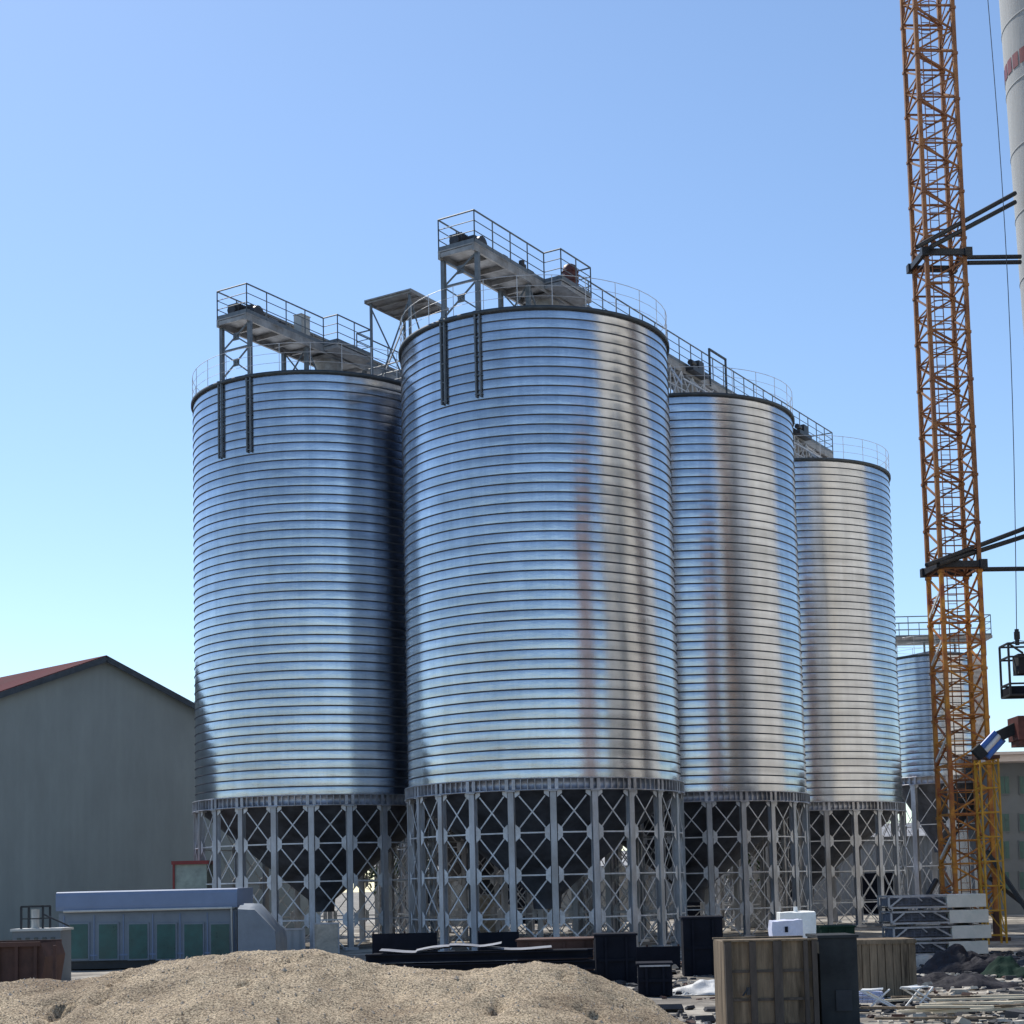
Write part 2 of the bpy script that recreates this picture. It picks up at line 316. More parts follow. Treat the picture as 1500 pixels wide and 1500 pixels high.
# ------------------------------------------------------------------ conveyor galleries (local x runs along the row)
def rail_line(mb, pts, h=1.15, step=1.15):
    for a, b in zip(pts[:-1], pts[1:]):
        a, b = Vector(a), Vector(b); n = max(1, round((b - a).length / step))
        for k, r in ((h, .032), (h * .68, .018), (h * .36, .018)): mb.tube(a + Vector((0,0,k)), b + Vector((0,0,k)), r, 5)
        mb.bar(a + Vector((0,0,.08)), b + Vector((0,0,.08)), .012, .14)
        for i in range(n + 1):
            p = a.lerp(b, i / n); mb.tube(p, p + Vector((0,0,h)), .026, 5)
def gallery(center, s1, label, cabinet=False, portal=False):
    root = thing('conveyor_gallery', label, 'conveyor walkway', (center.x, center.y, ZT + .07), math.atan2(V.y, V.x), 'conveyor walkways along the silo tops')
    D = 2.45; s0 = -5.15; w = .78
    d = MB(); d.box(((s0 + s1)/2, 0, D - .03), (s1 - s0, 2*w, .05))
    d.box((.75, -1.15, D - .028), (2.3, .74, .052)); d.box((.75, -1.15, D - .16), (2.3, .70, .14))
    for y in (-w + .05, w - .05): d.bar((s0, y, D - .18), (s1, y, D - .18), .09, .24)
    x = s0 + .05
    while x < s1: d.bar((x, -w + .1, D - .16), (x, w - .1, D - .16), .08, .16); x += 1.1
    d.build('deck', M['deck'], root)
    r = MB(); yy = w - .02
    rail_line(r, [(s0 + .03, yy, D), (s0 + .03, -yy, D), (-.38, -yy, D), (-.38, -1.5, D), (1.88, -1.5, D), (1.88, -yy, D)])
    rail_line(r, [(1.88, -yy, D), (s1 - .03, -yy, D), (s1 - .03, yy, D), (s0 + .03, yy, D)]); r.build('railing', M['rail'], root)
    def post(x, y, zl=0.):
        m = MB(); m.bar((x, y, zl - .02), (x, y, D - .3), .15, .15, up=(1,0,0)); m.box((x, y, zl), (.3, .3, .04)); m.build('support_post', M['rail'], root)
    for y in (-.72, .72): post(-4.9, y)
    b = MB(); b.bar((-4.9, -.66, .15), (-4.9, .66, 1.15), .05, .05); b.bar((-4.9, .66, .15), (-4.9, -.66, 1.15), .05, .05)
    b.bar((-4.9, -.66, 1.2), (-4.9, .66, 1.2), .07, .07); b.bar((-4.9, -.66, 1.25), (-4.9, .66, 2.15), .05, .05); b.bar((-4.9, .66, 1.25), (-4.9, -.66, 2.15), .05, .05)
    b.box((-4.88, 0, .66), (.02, .3, .3)); b.box((-4.88, 0, 1.7), (.02, .3, .3)); b.build('end_bracing', M['rail'], root)
    pitch = V.length
    k = 0
    while k * pitch < s1:
        for q in (-2.2, 2.6):
            x = k * pitch + q
            if k == 0 and q < 0: x = -1.3
            zr = .18 * (RAD - min(RAD, abs(x - k * pitch)))
            if x < s1 - .3:
                for y in (-.6, .6): post(x, y, max(0, zr - .02))
                bb = MB(); bb.bar((x, -.55, zr + .1), (x, .55, D - .35), .05, .05); bb.bar((x, .55, zr + .1), (x, -.55, D - .35), .05, .05)
                bb.bar((x + .1, -.6, D - .35), (x + 1.0, -.6, zr * .9 + .2), .05, .05); bb.build('bracing', M['rail'], root)
        sp = MB(); sp.lathe([(.55, 1.9), (.55, 1.55), (.24, 1.15), (.24, .6)], 16, (k * pitch + .75, -.1, .25)); sp.box((k * pitch + .75, -.1, 2.22), (1.2, 1.1, .14)); sp.build('spout', M['deck'], root)
        if k:
            # drive platform box with hatch and small valve gear
            v = MB(); v.box((k * pitch + .2, -.95, D - .1), (1.6, .4, .2)); v.box((k * pitch + .3, -.95, D + .2), (.5, .34, .4)); v.tube((k * pitch - .5, -.95, D + .2), (k * pitch - .1, -.95, D + .2), .13, 12); v.build('valve_drive', M['motor'], root)
            fr = MB()
            for xx in (-1.9, -.2, 1.4): fr.bar((k * pitch + xx, -.62, D - .3), (k * pitch + xx * 2.2, -2.3, .45), .06, .06)
            fr.bar((k * pitch - 2.4, -1.5, 1.3), (k * pitch + 2.2, -1.5, 1.3), .06, .06); 
            for q in range(6):
                xa = k * pitch - 4.3 + q * 1.1; za = .18 * (RAD - min(RAD, abs(xa - k * pitch))) + .1
                fr.bar((xa, -.74, za), (xa, -.74, D - .28), .05, .05, up=(1,0,0)); fr.bar((xa, -.74, za), (xa + 1.1, -.74, D - .3), .04, .04); fr.bar((xa, -.74, D - .3), (xa + 1.1, -.74, za + .15), .04, .04)
                fr.bar((xa, -.74, 1.35), (xa + 1.1, -.74, 1.35), .04, .04)
            fr.build('side_bracing', M['brace'], root)
        k += 1
    c = MB(); c.box(((-3.4 + s1 - .8)/2, .16, D + .33), (s1 - .8 + 3.4, .56, .5)); c.box(((-3.4 + s1 - .8)/2, .16, D + .60), (s1 - .8 + 3.4, .64, .035))
    x = -3.3
    while x < s1 - 1: c.box((x, .16, D + .33), (.05, .66, .58)); x += 1.5
    c.build('conveyor_housing', M['deck'], root)
    m = MB(); m.tube((-4.75, .3, D + .42), (-4.1, .3, D + .42), .24, 14); m.tube((-4.83, .3, D + .42), (-4.75, .3, D + .42), .2, 14); m.box((-3.85, .2, D + .42), (.5, .6, .7)); m.tube((-3.85, -.3, D + .45), (-3.85, .62, D + .45), .3, 16)
    for q in range(7): m.box((-4.7 + q * .09, .3, D + .42), (.02, .54, .54))
    m.box((-4.3, .3, D + .12), (1.1, .6, .16)); m.tube((-3.4, -.35, D + .25), (-2.9, -.35, D + .25), .15, 12); m.box((-2.6, -.3, D + .22), (.3, .35, .36)); m.tube((-4.5, -.3, D + .2), (-3.9, -.3, D + .2), .14, 12)
    m.build('drive_motor', M['motor'], root)
    if cabinet:
        q = MB(); q.box((-1.35, -.42, D + .5), (.55, .4, 1.0)); q.box((-1.35, -.42, D + 1.01), (.6, .45, .03)); q.box((-1.35, -.625, D + .5), (.48, .015, .86)); q.tube((-1.15, -.64, D + .5), (-1.15, -.64, D + .6), .015, 6); q.build('control_cabinet', M['cabinet'], root)
    else:
        q = MB(); q.tube((-1.35, -.38, D + .1), (-1.35, -.38, D + .45), .17, 14); q.tube((-1.35, -.38, D + .45), (-1.35, -.38, D + .62), .11, 12); q.box((-1.0, -.4, D + .18), (.4, .36, .3)); q.build('gear_unit', M['motor'], root)
        q = MB(); q.lathe([(.02, 0), (.2, .02), (.27, .15), (.3, .35), (.3, .8), (.25, .98), (.12, 1.06), (.02, 1.08)], 18, (1.0, -1.1, D + .02))
        for i in range(4): q.lathe([(.30, 0), (.33, .01), (.33, .04), (.30, .05)], 18, (1.0, -1.1, D + .2 + i * .18))
        q.build('drum_motor', M['motor_red'], root)
    if portal:
        p = MB(); x = pitch + 1.9
        for xx in (x, x + 1.75): p.bar((xx, -w, D - .25), (xx, -w, D + 1.45), .08, .08, up=(1,0,0))
        p.bar((x - .04, -w, D + 1.47), (x + 1.8, -w, D + 1.47), .08, .08); p.build('portal_frame', M['dark'], root)
    return root
gallery(S2, 29.4, 'long railed conveyor walkway over the nearest silo and the row behind it', portal=True)
gallery(S1, 17.5, 'railed conveyor walkway over the leftmost silo, with a pale control cabinet', cabinet=True)

# canopy on posts between the two front silos
def canopy():
    Nr = at(601, 424, 65.0); vh = V.normalized(); ph = Vector((vh.y, -vh.x, 0)); rz = math.atan2(V.y, V.x)
    c = Nr + vh * 1.35 - ph * 1.15
    root = thing('canopy', 'flat steel canopy on thin braced posts between the tops of the two front silos', 'canopy', (c.x, c.y, ZT + .4), rz)
    H = Nr.z - ZT - .4
    r = MB(); r.box((0, 0, H), (2.8, 2.4, .06)); r.box((0, -1.18, H - .05), (2.8, .05, .14)); r.box((0, 1.18, H - .05), (2.8, .05, .14))
    for k in range(5): r.bar((-1.3 + k * .65, -1.15, H - .07), (-1.3 + k * .65, 1.15, H - .07), .06, .08)
    r.build('roof_sheet', M['deck'], root)
    for x in (-1.2, 1.2):
        for y in (-1.0, 1.0):
            p = MB(); p.bar((x, y, -.5), (x, y, H - .1), .09, .09, up=(1,0,0)); p.build('post', M['rail'], root)
    b = MB()
    for a, q in (((-1.2,-1,0),(-1.2,1,H-.3)),((-1.2,1,0),(-1.2,-1,H-.3)),((-1.2,1,0),(1.2,1,H-.3)),((1.2,-1,0),(-1.2,-1,H-.3)),((-1.2,-1,0),(1.2,-1,H-.3))): b.bar(a, q, .05, .05)
    b.build('bracing', M['rail'], root)
canopy()
def link_bridge():
    # railed link walkway between the leftmost silo roof and the row behind the canopy
    a = S1 + V.normalized() * 2.6; d = (S2 - S1).normalized()
    root = thing('link_walkway', 'short railed link walkway crossing from the leftmost silo roof towards the canopy', 'walkway', (a.x, a.y, ZT + .9), math.atan2(d.y, d.x))
    m = MB(); m.box((3.4, 0, 0), (5.0, .9, .06)); m.build('deck', M['deck'], root)
    r = MB(); rail_line(r, [(.9, -.43, .02), (5.9, -.43, .02)]); rail_line(r, [(.9, .43, .02), (5.9, .43, .02)]); r.build('railing', M['rail'], root)
link_bridge()

# small silo behind the crane
S5p = at(1383, 1138, 95.0); S5 = Vector((S5p.x, S5p.y + 1, 0))
zt5 = at(1383, 958, 93.3).z; zb5 = at(1383, 1136, 93.3).z
s5 = make_silo('small_silo', 'small galvanised silo partly hidden behind the orange crane mast', S5, 2.72, zt5, zb5, 20, 8, phase_for(S5, .2) , gh=.45, levels=(5.3, 2.9), hop=4.2, seed=5)
dk = MB(); dk.box((0, -.3, zt5 + 1.15), (6.2, 2.4, .16)); dk.build('top_deck', M['deck'], s5)
rr = MB(); rail_line(rr, [(-3.05, -1.45, zt5 + 1.2), (3.05, -1.45, zt5 + 1.2), (3.05, .85, zt5 + 1.2), (-3.05, .85, zt5 + 1.2), (-3.05, -1.45, zt5 + 1.2)], 1.25); rr.build('deck_railing', M['rail'], s5)
for x in (-2.7, -.9, .9, 2.7):
    m = MB(); m.bar((x, -1.3, zt5 + .05), (x, -1.3, zt5 + 1.1), .1, .1, up=(1,0,0)); m.build('deck_post', M['rail'], s5)
m = MB(); m.box((1.9, -2.3, zt5 / 2), (.7, .08, zt5 - .2)); 
for k in range(40): m.bar((1.6, -2.42, .5 + k * .35), (2.2, -2.42, .5 + k * .35), .03, .03)
m.build('caged_ladder', M['girder'], s5)

# ------------------------------------------------------------------ ground
def ground():
    mb = MB(); xs = [-1500, -400, -120]; ys = [-600, -100, -10]
    x = -60
    while x <= 60: xs.append(x); x += 1.
    xs += [120, 400, 1500]; y = 0
    while y <= 120: ys.append(y); y += 1.
    ys += [200, 500, 1200, 3500]
    for Y in ys:
        for X in xs:
            z = 0 if abs(X) > 58 or Y > 118 or Y < 1 else .09 * noise.noise((X * .35, Y * .35, 3)) + .04 * noise.noise((X, Y, 8))
            mb.v.append((X, Y, z))
    n = len(xs)
    for j in range(len(ys) - 1):
        for i in range(n - 1): mb.f.append((j*n+i, j*n+i+1, (j+1)*n+i+1, (j+1)*n+i)); mb.m.append(0); mb.sm.append(True)
    tag(mb.build('ground', M['ground']), kind='structure')
ground()

# ------------------------------------------------------------------ sand mound
CON = [(-420, 1452), (-200, 1440), (0, 1436), (60, 1434), (130, 1432), (170, 1424), (230, 1411), (280, 1401), (330, 1394), (400, 1390), (470, 1394), (510, 1402), (550, 1415), (600, 1420), (640, 1424), (700, 1423), (740, 1415), (775, 1410), (830, 1416), (860, 1430), (900, 1447), (935, 1465), (975, 1492), (1010, 1512), (1040, 1535)]
def crest(px):
    if px <= CON[0][0]: return CON[0][1]
    for (a, b), (c, d) in zip(CON[:-1], CON[1:]):
        if a <= px <= c:
            t = (px - a) / (c - a); return b + (d - b) * t
    return CON[-1][1]
YC = 19.0
cr = []   # crest height against x, on the line of the ridge
for i in range(0, 261):
    X = -11 + i * .06
    px = CX + X / YC * F * 1.0 - 7
    cr.append((X, max(0.0, at(px, crest(px), YC).z)))
def crest_z(X):
    i = (X + 11) / .06; k = int(i)
    if k < 0: return cr[0][1]
    if k >= len(cr) - 1: return cr[-1][1]
    return cr[k][1] * (1 - i + k) + cr[k+1][1] * (i - k)
rh = random.Random(21); HOL = [(rh.uniform(-6.5, 3), rh.uniform(15.5, 18.6), rh.uniform(.03, .16), rh.uniform(.02, .09) * rh.choice((.4, 1, 1.5))) for _ in range(60)]
def mound_z(X, Y):
    yr = YC + .5 * noise.noise((X * .4, 1, 2)) * 0
    d = Y - yr
    h = crest_z(X)
    if d < 0: z = h - .27 * (math.sqrt(d * d + .35 * .35) - .35)
    else: z = h - .62 * (math.sqrt(d * d + .12) - .346)
    damp = min(1, abs(d) * 1.2 + .25)
    for hx, hy, hr, hd in HOL: 
        q = ((X - hx) ** 2 + ((Y - hy) * .6) ** 2) / (hr * hr)
        if q < 6: z -= hd * math.exp(-q) * (1 + noise.noise((X * 9, Y * 9, 2)))
    z += .05 * max(-.4, noise.noise((X * 2.4 + Y * .9, Y * .35 - X * .3, 11))) * damp + .10 * noise.noise((X * .8, Y * .8, 5)) * damp + .045 * noise.noise((X * 2.6, Y * 2.6, 1)) + .022 * noise.noise((X * 7, Y * 7, 4)) + .010 * noise.noise((X * 19, Y * 19, 4))
    return z
def mound():
    mb = MB(); nx, ny = 400, 230; x0, x1, y0, y1 = -11, 4.6, 12.2, 22.6
    for j in range(ny):
        for i in range(nx):
            X = x0 + (x1 - x0) * i / (nx - 1); Y = y0 + (y1 - y0) * j / (ny - 1); mb.v.append((X, Y - YC, max(-.15, mound_z(X, Y))))
    for j in range(ny - 1):
        for i in range(nx - 1): mb.f.append((j*nx+i, j*nx+i+1, (j+1)*nx+i+1, (j+1)*nx+i)); mb.m.append(0); mb.sm.append(True)
    root = thing('sand_mound', 'long low mound of pale brown sand across the left foreground', 'sand mound', (0, YC, 0))
    mb.build('sand', M['sand'], root)
    st = MB(); rnd = random.Random(3)
    for _ in range(5200):
        X = rnd.uniform(-8, 4.3); Y = rnd.uniform(14.5, 19.5); z = mound_z(X, Y)
        if z < .02: continue
        r = rnd.uniform(.006, .016) * (2.2 if rnd.random() < .03 else 1); vs = []
        for a in ((1,0,0),(-1,0,0),(0,1,0),(0,-1,0),(0,0,1),(0,0,-1)):
            vs.append(Vector((X, Y - YC, z)) + Vector(a) * r * rnd.uniform(.6, 1.3))
        st.add(vs, [(0,2,4),(2,1,4),(1,3,4),(3,0,4),(2,0,5),(1,2,5),(3,1,5),(0,3,5)])
    tag(st.build('pebbles', M['stone'], root), kind='stuff')
mound()

# ------------------------------------------------------------------ factory hall on the left
def hall():
    A = at(150, 961, 75.0); a = R_(46.7); e = Vector((math.cos(a), math.sin(a), 0)); m = .387; hw = 13.0; Ln = 40.0
    root = thing('factory_hall', 'grey clad factory hall with a dark red pitched roof at the left edge', 'factory', (A.x, A.y, 0), a)
    za = A.z - .12; ze = za - m * hw
    w = MB(); w.add([(-hw,0,0),(hw,0,0),(hw,0,ze),(0,0,za),(-hw,0,ze),(-hw,Ln,0),(hw,Ln,0),(hw,Ln,ze),(0,Ln,za),(-hw,Ln,ze)], [(0,1,2,3,4),(6,5,9,8,7),(0,4,9,5),(1,6,7,2)])
    w.build('wall', M['factory'], root)
    r = MB(); t = .10
    for s in (-1, 1):
        x1, z1 = s * (hw + .5), za - m * (hw + .5)
        pts = [(0, -.35, za + .02), (x1, -.35, z1 + .02), (x1, Ln + .3, z1 + .02), (0, Ln + .3, za + .02)]
        up = [(p[0], p[1], p[2] + t) for p in pts]
        r.add(pts + up, [(0,3,2,1),(4,5,6,7),(0,1,5,4),(1,2,6,5),(2,3,7,6)] if s > 0 else [(0,1,2,3),(7,6,5,4),(4,5,1,0),(5,6,2,1),(6,7,3,2)])
    r.build('roof', M['redroof'], root)
    fx = MB()
    fx.box((0, -.016, .5), (2 * hw - .1, .04, .16)); fx.build('lap_strip', M['factory'], root)
    tr = MB()
    for s in (-1, 1): tr.bar((0, -.37, za - .06), (s * (hw + .5), -.37, za - .06 - m * (hw + .5)), .05, .26)
    tr.build('verge_trim', M['dark'], root)
hall()
def outbuilding():
    p = at(270, 1300, 63.0)
    root = thing('outbuilding', 'small pale green outbuilding with red edging above the blue cabin roof', 'outbuilding', (p.x, p.y, 0))
    z = at(270, 1266, 63).z
    w = MB(); w.box((0.25, .7, z / 2), (1.25, 1.4, z)); w.build('wall', mat('pale_green', (.28, .33, .30), .8), root)
    t = MB(); t.box((.25, .68, z + .06), (1.45, 1.6, .14)); t.box((-.4, -.03, z / 2), (.08, .08, z)); t.build('red_edging', M['red'], root)
outbuilding()

# ------------------------------------------------------------------ blue site cabin
def cabin():
    Y = 50.; a, b = at(86, 1400, Y), at(347, 1400, Y); c = (a + b) / 2; W = b.x - a.x; zt = at(215, 1304, Y).z
    root = thing('site_cabin', 'blue-grey site cabin with six teal window panels behind the sand mound', 'site cabin', (c.x, Y, 0))
    w = MB(); w.box((0, 1.3, .25 + (zt - .9) / 2), (W, 2.6, zt - .9)); w.build('wall', M['bluewall'], root)
    # sloping curved roof edge
    r = MB(); pf = [(-.15, zt - .58), (-.17, zt - .45), (-.15, zt - .12), (-.12, zt - .03), (-.04, zt), (2.8, zt + .02), (2.8, zt - .58)]
    vs = [(x, y, z) for x in (-W / 2 - .05, W / 2 + .05) for y, z in pf]; n = len(pf)
    r.add(vs, [(i, (i+1) % n, n + (i+1) % n, n + i) for i in range(n)] + [tuple(range(n-1, -1, -1)), tuple(range(n, 2*n))]); r.build('roof', M['bluefascia'], root)
    for k, px in enumerate((116, 159, 203, 244, 284, 323)):
        x = gx(px, 1370, Y) - c.x; zc = at(px, 1379, Y).z; hh = 1.15
        f = MB(); f.box((x, -.02, zc), (.66, .06, hh)); fo = f.build('window', M['bluewall'], root)
        p = MB(); p.box((x, -.055, zc), (.56, .02, hh - .1)); 
        pn = p.build('pane', M['teal'], fo)
    j = MB()
    for px in (94, 138, 181, 224, 264, 304, 343): x = gx(px, 1370, Y) - c.x; j.box((x, -.012, .25 + (zt - .95)/2), (.03, .03, zt - 1.0))
    j.box((0, -.014, .42), (W - .1, .034, .05)); j.build('joint_strip', M['bluefascia'], root)
    g = MB(); g.tube((-W/2 + .2, -.2, zt - .6), (W/2 - .1, -.2, zt - .6), .04, 8); g.tube((W/2 - .12, -.2, zt - .6), (W/2 - .12, -.06, .3), .03, 8); g.build('gutter', M['cabinet'], root)
    sk = MB(); sk.box((0, 1.3, .15), (W - .2, 2.4, .3)); sk.build('skid', M['black'], root)
cabin()
def tarp_lean():
    Y = 49.; a = at(348, 1312, Y); b = at(404, 1388, Y); x0 = a.x; 
    root = thing('sheeted_heap', 'grey-blue sheeted heap sloping down from the right end of the blue cabin', 'sheeted heap', (x0, Y, 0))
    m = MB(); n = 14; zt, zm, x2, x3 = at(360, 1322, Y).z, at(402, 1358, Y).z, gx(373, 1322, Y) - a.x, gx(402, 1358, Y) - a.x; prof = [(0, zt), (x2 * .6, zt), (x2, zt - .03), ((x2 + x3)/2, (zt + zm)/2 + .02), (x3, zm), (x3 + .03, zm - .25), (x3 + .04, 0)]
    for j in range(n):
        y = j * .17
        for (x, z) in prof: m.v.append((x + .05 * noise.noise((x * 3, y * 3, 1)), y, z * (1 - .02 * abs(j - 5)) + .07 * noise.noise((x * 2, y * 2, 7))))
    k = len(prof)
    for j in range(n - 1):
        for i in range(k - 1): m.f.append((j*k+i, j*k+i+1, (j+1)*k+i+1, (j+1)*k+i)); m.m.append(0); m.sm.append(True)
    base = len(m.v); m.v += [(x, y, 0) for (x, y) in ((0, 0),)]
    m.f.append(tuple([base] + list(range(k))[::-1])[::-1]); m.m.append(0); m.sm.append(False)
    m.build('sheet', M['bluewall'], root)
tarp_lean()

# ------------------------------------------------------------------ left edge: booth, frame and brown skip
def left_stuff():
    Y = 42.
    p = at(50, 1400, Y); z1, z0 = at(50, 1364, Y).z, 0
    root = thing('plant_booth', 'small pale booth with an open black frame on its roof at the left edge', 'booth', (p.x, Y + .2, 0))
    m = MB(); m.box((0, .5, z1 / 2), (1.25, 1.0, z1)); m.build('body', M['building'], root)
    m = MB(); m.box((0, .5, z1 + .03), (1.35, 1.1, .06)); m.build('roof', M['cabinet'], root)
    f = MB(); zt = at(50, 1328, Y).z; x0, x1 = gx(25, 1330, Y) - p.x, gx(57, 1330, Y) - p.x
    for x in (x0, x1):
        for y in (.15, .8): f.bar((x, y, z1 + .05), (x, y, zt), .05, .05, up=(1,0,0))
    for y in (.15, .8): f.bar((x0, y, zt), (x1, y, zt), .05, .05); f.bar((x0, y, (z1 + zt)/2), (x1, y, (z1 + zt)/2), .03, .03)
    [f.bar((x, .15, zt), (x, .8, zt), .04, .04) for x in (x0, x1)]; f.bar((x1, .15, zt - .2), (x1 + .7, .15, z1 + .1), .04, .04); f.build('roof_frame', M['black'], root)
    t = MB(); t.tube(((x0 + x1)/2, .45, z1 + .05), ((x0 + x1)/2, .45, zt - .08), .1, 10); t.build('flue', M['cabinet'], root)
    g = MB()
    for k in range(5): g.box((-.45 + k * .22, -.012, z1 - .25), (.1, .02, .16))
    g.build('vent', M['glass'], root)
    Y = 36.; p = at(28, 1410, Y); zt = at(28, 1382, Y).z; w = gx(66, 1400, Y) - gx(-60, 1400, Y)
    root = thing('steel_skip', 'dark brown steel skip in front of the pale booth at the left edge', 'skip', (gx(3, 1400, Y), Y, 0))
    s = MB(); h = zt
    pr = [(-w/2 + .25, 0), (w/2 - .15, 0), (w/2, h * .75), (w/2 - .1, h), (-w/2, h)]
    n = len(pr); vs = [(x, y, z) for y in (0, 1.6) for x, z in pr]
    s.add(vs, [(i, n+i, n+(i+1) % n, (i+1) % n) for i in range(n) if i != 3] + [tuple(range(n)), tuple(range(2*n-1, n-1, -1))])
    for k in range(5): s.box((-w/2 + .45 + k * .42, -.04, h * .5), (.07, .08, h * .9))
    s.build('body', M['rust'], root); 
    r = MB(); r.box((-.05, -.05, h - .02), (w - .1, .1, .1)); r.box((-.05, 1.62, h - .02), (w - .1, .08, .1)); r.build('rim', M['rust'], root)
left_stuff()

# ------------------------------------------------------------------ crane mast
def crane():
    Y = 56.; base = at(1418, 1293, Y + .6); s = 1.38; a = R_(4)
    root = thing('tower_crane_mast', 'tall lattice crane mast, orange below, coloured darker above to look backlit', 'tower crane', (base.x, Y + .6, 0), a)
    H = 1.72; n = 23; cs = [(-s/2,-s/2),(s/2,-s/2),(s/2,s/2),(-s/2,s/2)]
    for k in range(n):
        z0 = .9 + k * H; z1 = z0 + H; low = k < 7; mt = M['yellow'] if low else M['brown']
        b = MB()
        for x, y in cs: b.bar((x, y, z0), (x, y, z1 - .004), .14, .14, up=(1,0,0)); b.box((x, y, z1 - .05), (.19, .19, .10))
        for i in range(4):
            p, q = Vector((*cs[i], 0)), Vector((*cs[(i+1) % 4], 0)); Z = lambda z: Vector((0, 0, z))
            b.bar(p + Z(z0 + .05), q + Z(z0 + .05), .06, .06); b.bar(p + Z(z0 + H/2), q + Z(z0 + H/2), .04, .04)
            md = (p + q) / 2
            b.bar(p + Z(z0 + .08), q + Z(z0 + H/2), .06, .06); b.bar(q + Z(z0 + H/2), p + Z(z1 - .05), .06, .06)
            if i % 2: b.bar(q + Z(z0 + .08), p + Z(z0 + H/2 - .05), .035, .035)
        b.bar((-s/2, -s/2, z0 + .06), (s/2, s/2, z0 + .06), .045, .045)
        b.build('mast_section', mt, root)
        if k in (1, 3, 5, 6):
            wb = MB(); wb.bar((-s/2 - .05, s/2 - .1, z0 + .25), (-s/2 - .05, -s/2 + .1, z0 + H/2 + .1), .05, .09); wb.build('sunlit_brace', M['white'], root)  # extra white bars imitate sunlight catching the left-face diagonals
    ld = MB()
    for x in (-.16, .16): ld.bar((x, .25, .9), (x, .25, .9 + n * H), .03, .03, up=(1,0,0))
    z = 1.1
    while z < n * H: ld.bar((-.16, .25, z), (.16, .25, z), .02, .02); z += .3
    z = 3.0
    while z < n * H:
        ld.lathe([(.36, 0), (.36, .04)], 12, (0, .0, z)); z += .86
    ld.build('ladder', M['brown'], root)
    ft = MB()
    for x, y in cs:
        ft.bar((x, y, .0), (x, y, 1.0), .2, .2, up=(1,0,0)); ft.box((x, y, .06), (.7, .7, .12))
    ft.build('base_frame', M['rust'], root)
    inv = Matrix.Rotation(-a, 3, 'Z'); O = Vector((base.x, Y + .6, 0))
    def loc(p): return inv @ (p - O)
    for p in ((1372, 1297), (1448, 1297)):
        sgn = -1 if p[0] < 1400 else 1
        st = MB(); q = at(*p, Y); st.bar(loc(q) + Vector((0, 0, 1.2 if sgn > 0 else .2)), loc(Vector((q.x + sgn * 1.5, Y - 1.2, .1))), .13, .13); st.build('raking_strut', M['black'], root)
    st = MB(); q = at(1462, 1290, Y); st.bar(loc(q + Vector((-.3, 0, .1))), loc(Vector((q.x + 2.2, Y, .1))), .12, .12); st.build('raking_strut', M['black'], root)
    # tie collars and tie bars to the concrete tower
    for zpix, ends in ((372, ((1343, 362, 1487, 283, -.9), (1363, 362, 1487, 296, -.7), (1418, 377, 1495, 376, .6), (1418, 385, 1495, 384, .7))),
                       (828, ((1357, 828, 1512, 770, -.9), (1375, 826, 1512, 782, -.7), (1440, 834, 1512, 833, .6)))):
        zc = at(1390, zpix, Y).z
        c = MB()
        for i in range(4):
            p, q = Vector((*cs[i], 0)) * 1.14, Vector((*cs[(i+1) % 4], 0)) * 1.14
            c.bar(p + Vector((0,0,zc)), q + Vector((0,0,zc)), .14, .22)
            c.box(p + Vector((0,0,zc)), (.26, .26, .3))
        c.build('tie_collar', M['black'], root)
        for x0, y0, x1, y1, dy in ends:
            t = MB(); t.tube(loc(at(x0, y0, Y + dy)), loc(at(x1, y1, Y + 1.2)), .085, 8); t.build('tie_bar', M['black'], root)
crane()

# ------------------------------------------------------------------ concrete tower at the right edge
def tower():
    Y = 57.5; pt = at(1469, 0, Y); pm = at(1501, 440, Y)
    k = (pm.x - pt.x) / (pt.z - pm.z); xc = pt.x + 2.7
    root = thing('concrete_tower', 'pale round concrete tower with red painted marks at the right edge', 'tower', (xc, Y, 0))
    def rad(z): return xc - (pt.x + k * (pt.z - z))
    m = MB(); prof = [(rad(z), z) for z in (0, 5, 10, 15, 20, 25, 30, 35, 40)] + [(.3, 40.5)]; m.lathe(prof, 72)
    for z in [2.4 * i for i in range(1, 17)]: m.lathe([(rad(z) + .002, z - .03), (rad(z) + .018, z - .02), (rad(z) + .018, z + .02), (rad(z) + .002, z + .03)], 72)
    m.build('shaft', M['conc'], root)
    for px_y, h in ((101, .55),):
        z = at(1480, px_y, Y).z
        for i in range(36):
            t0 = 2 * math.pi * i / 36; r = rad(z) + .012; b = MB(); q = 6
            vs = []
            for j in range(q + 1):
                t = t0 + (2 * math.pi / 36) * .8 * j / q; vs += [(r * math.cos(t), r * math.sin(t), z - h/2), (r * math.cos(t), r * math.sin(t), z + h/2)]
            b.add(vs, [(2*j, 2*j+2, 2*j+3, 2*j+1) for j in range(q)])
            if -math.pi * 1.3 < t0: pass
            if not (math.pi * .55 < t0 < math.pi * 1.6): continue
            b.build('red_mark', M['red'], root)
tower()
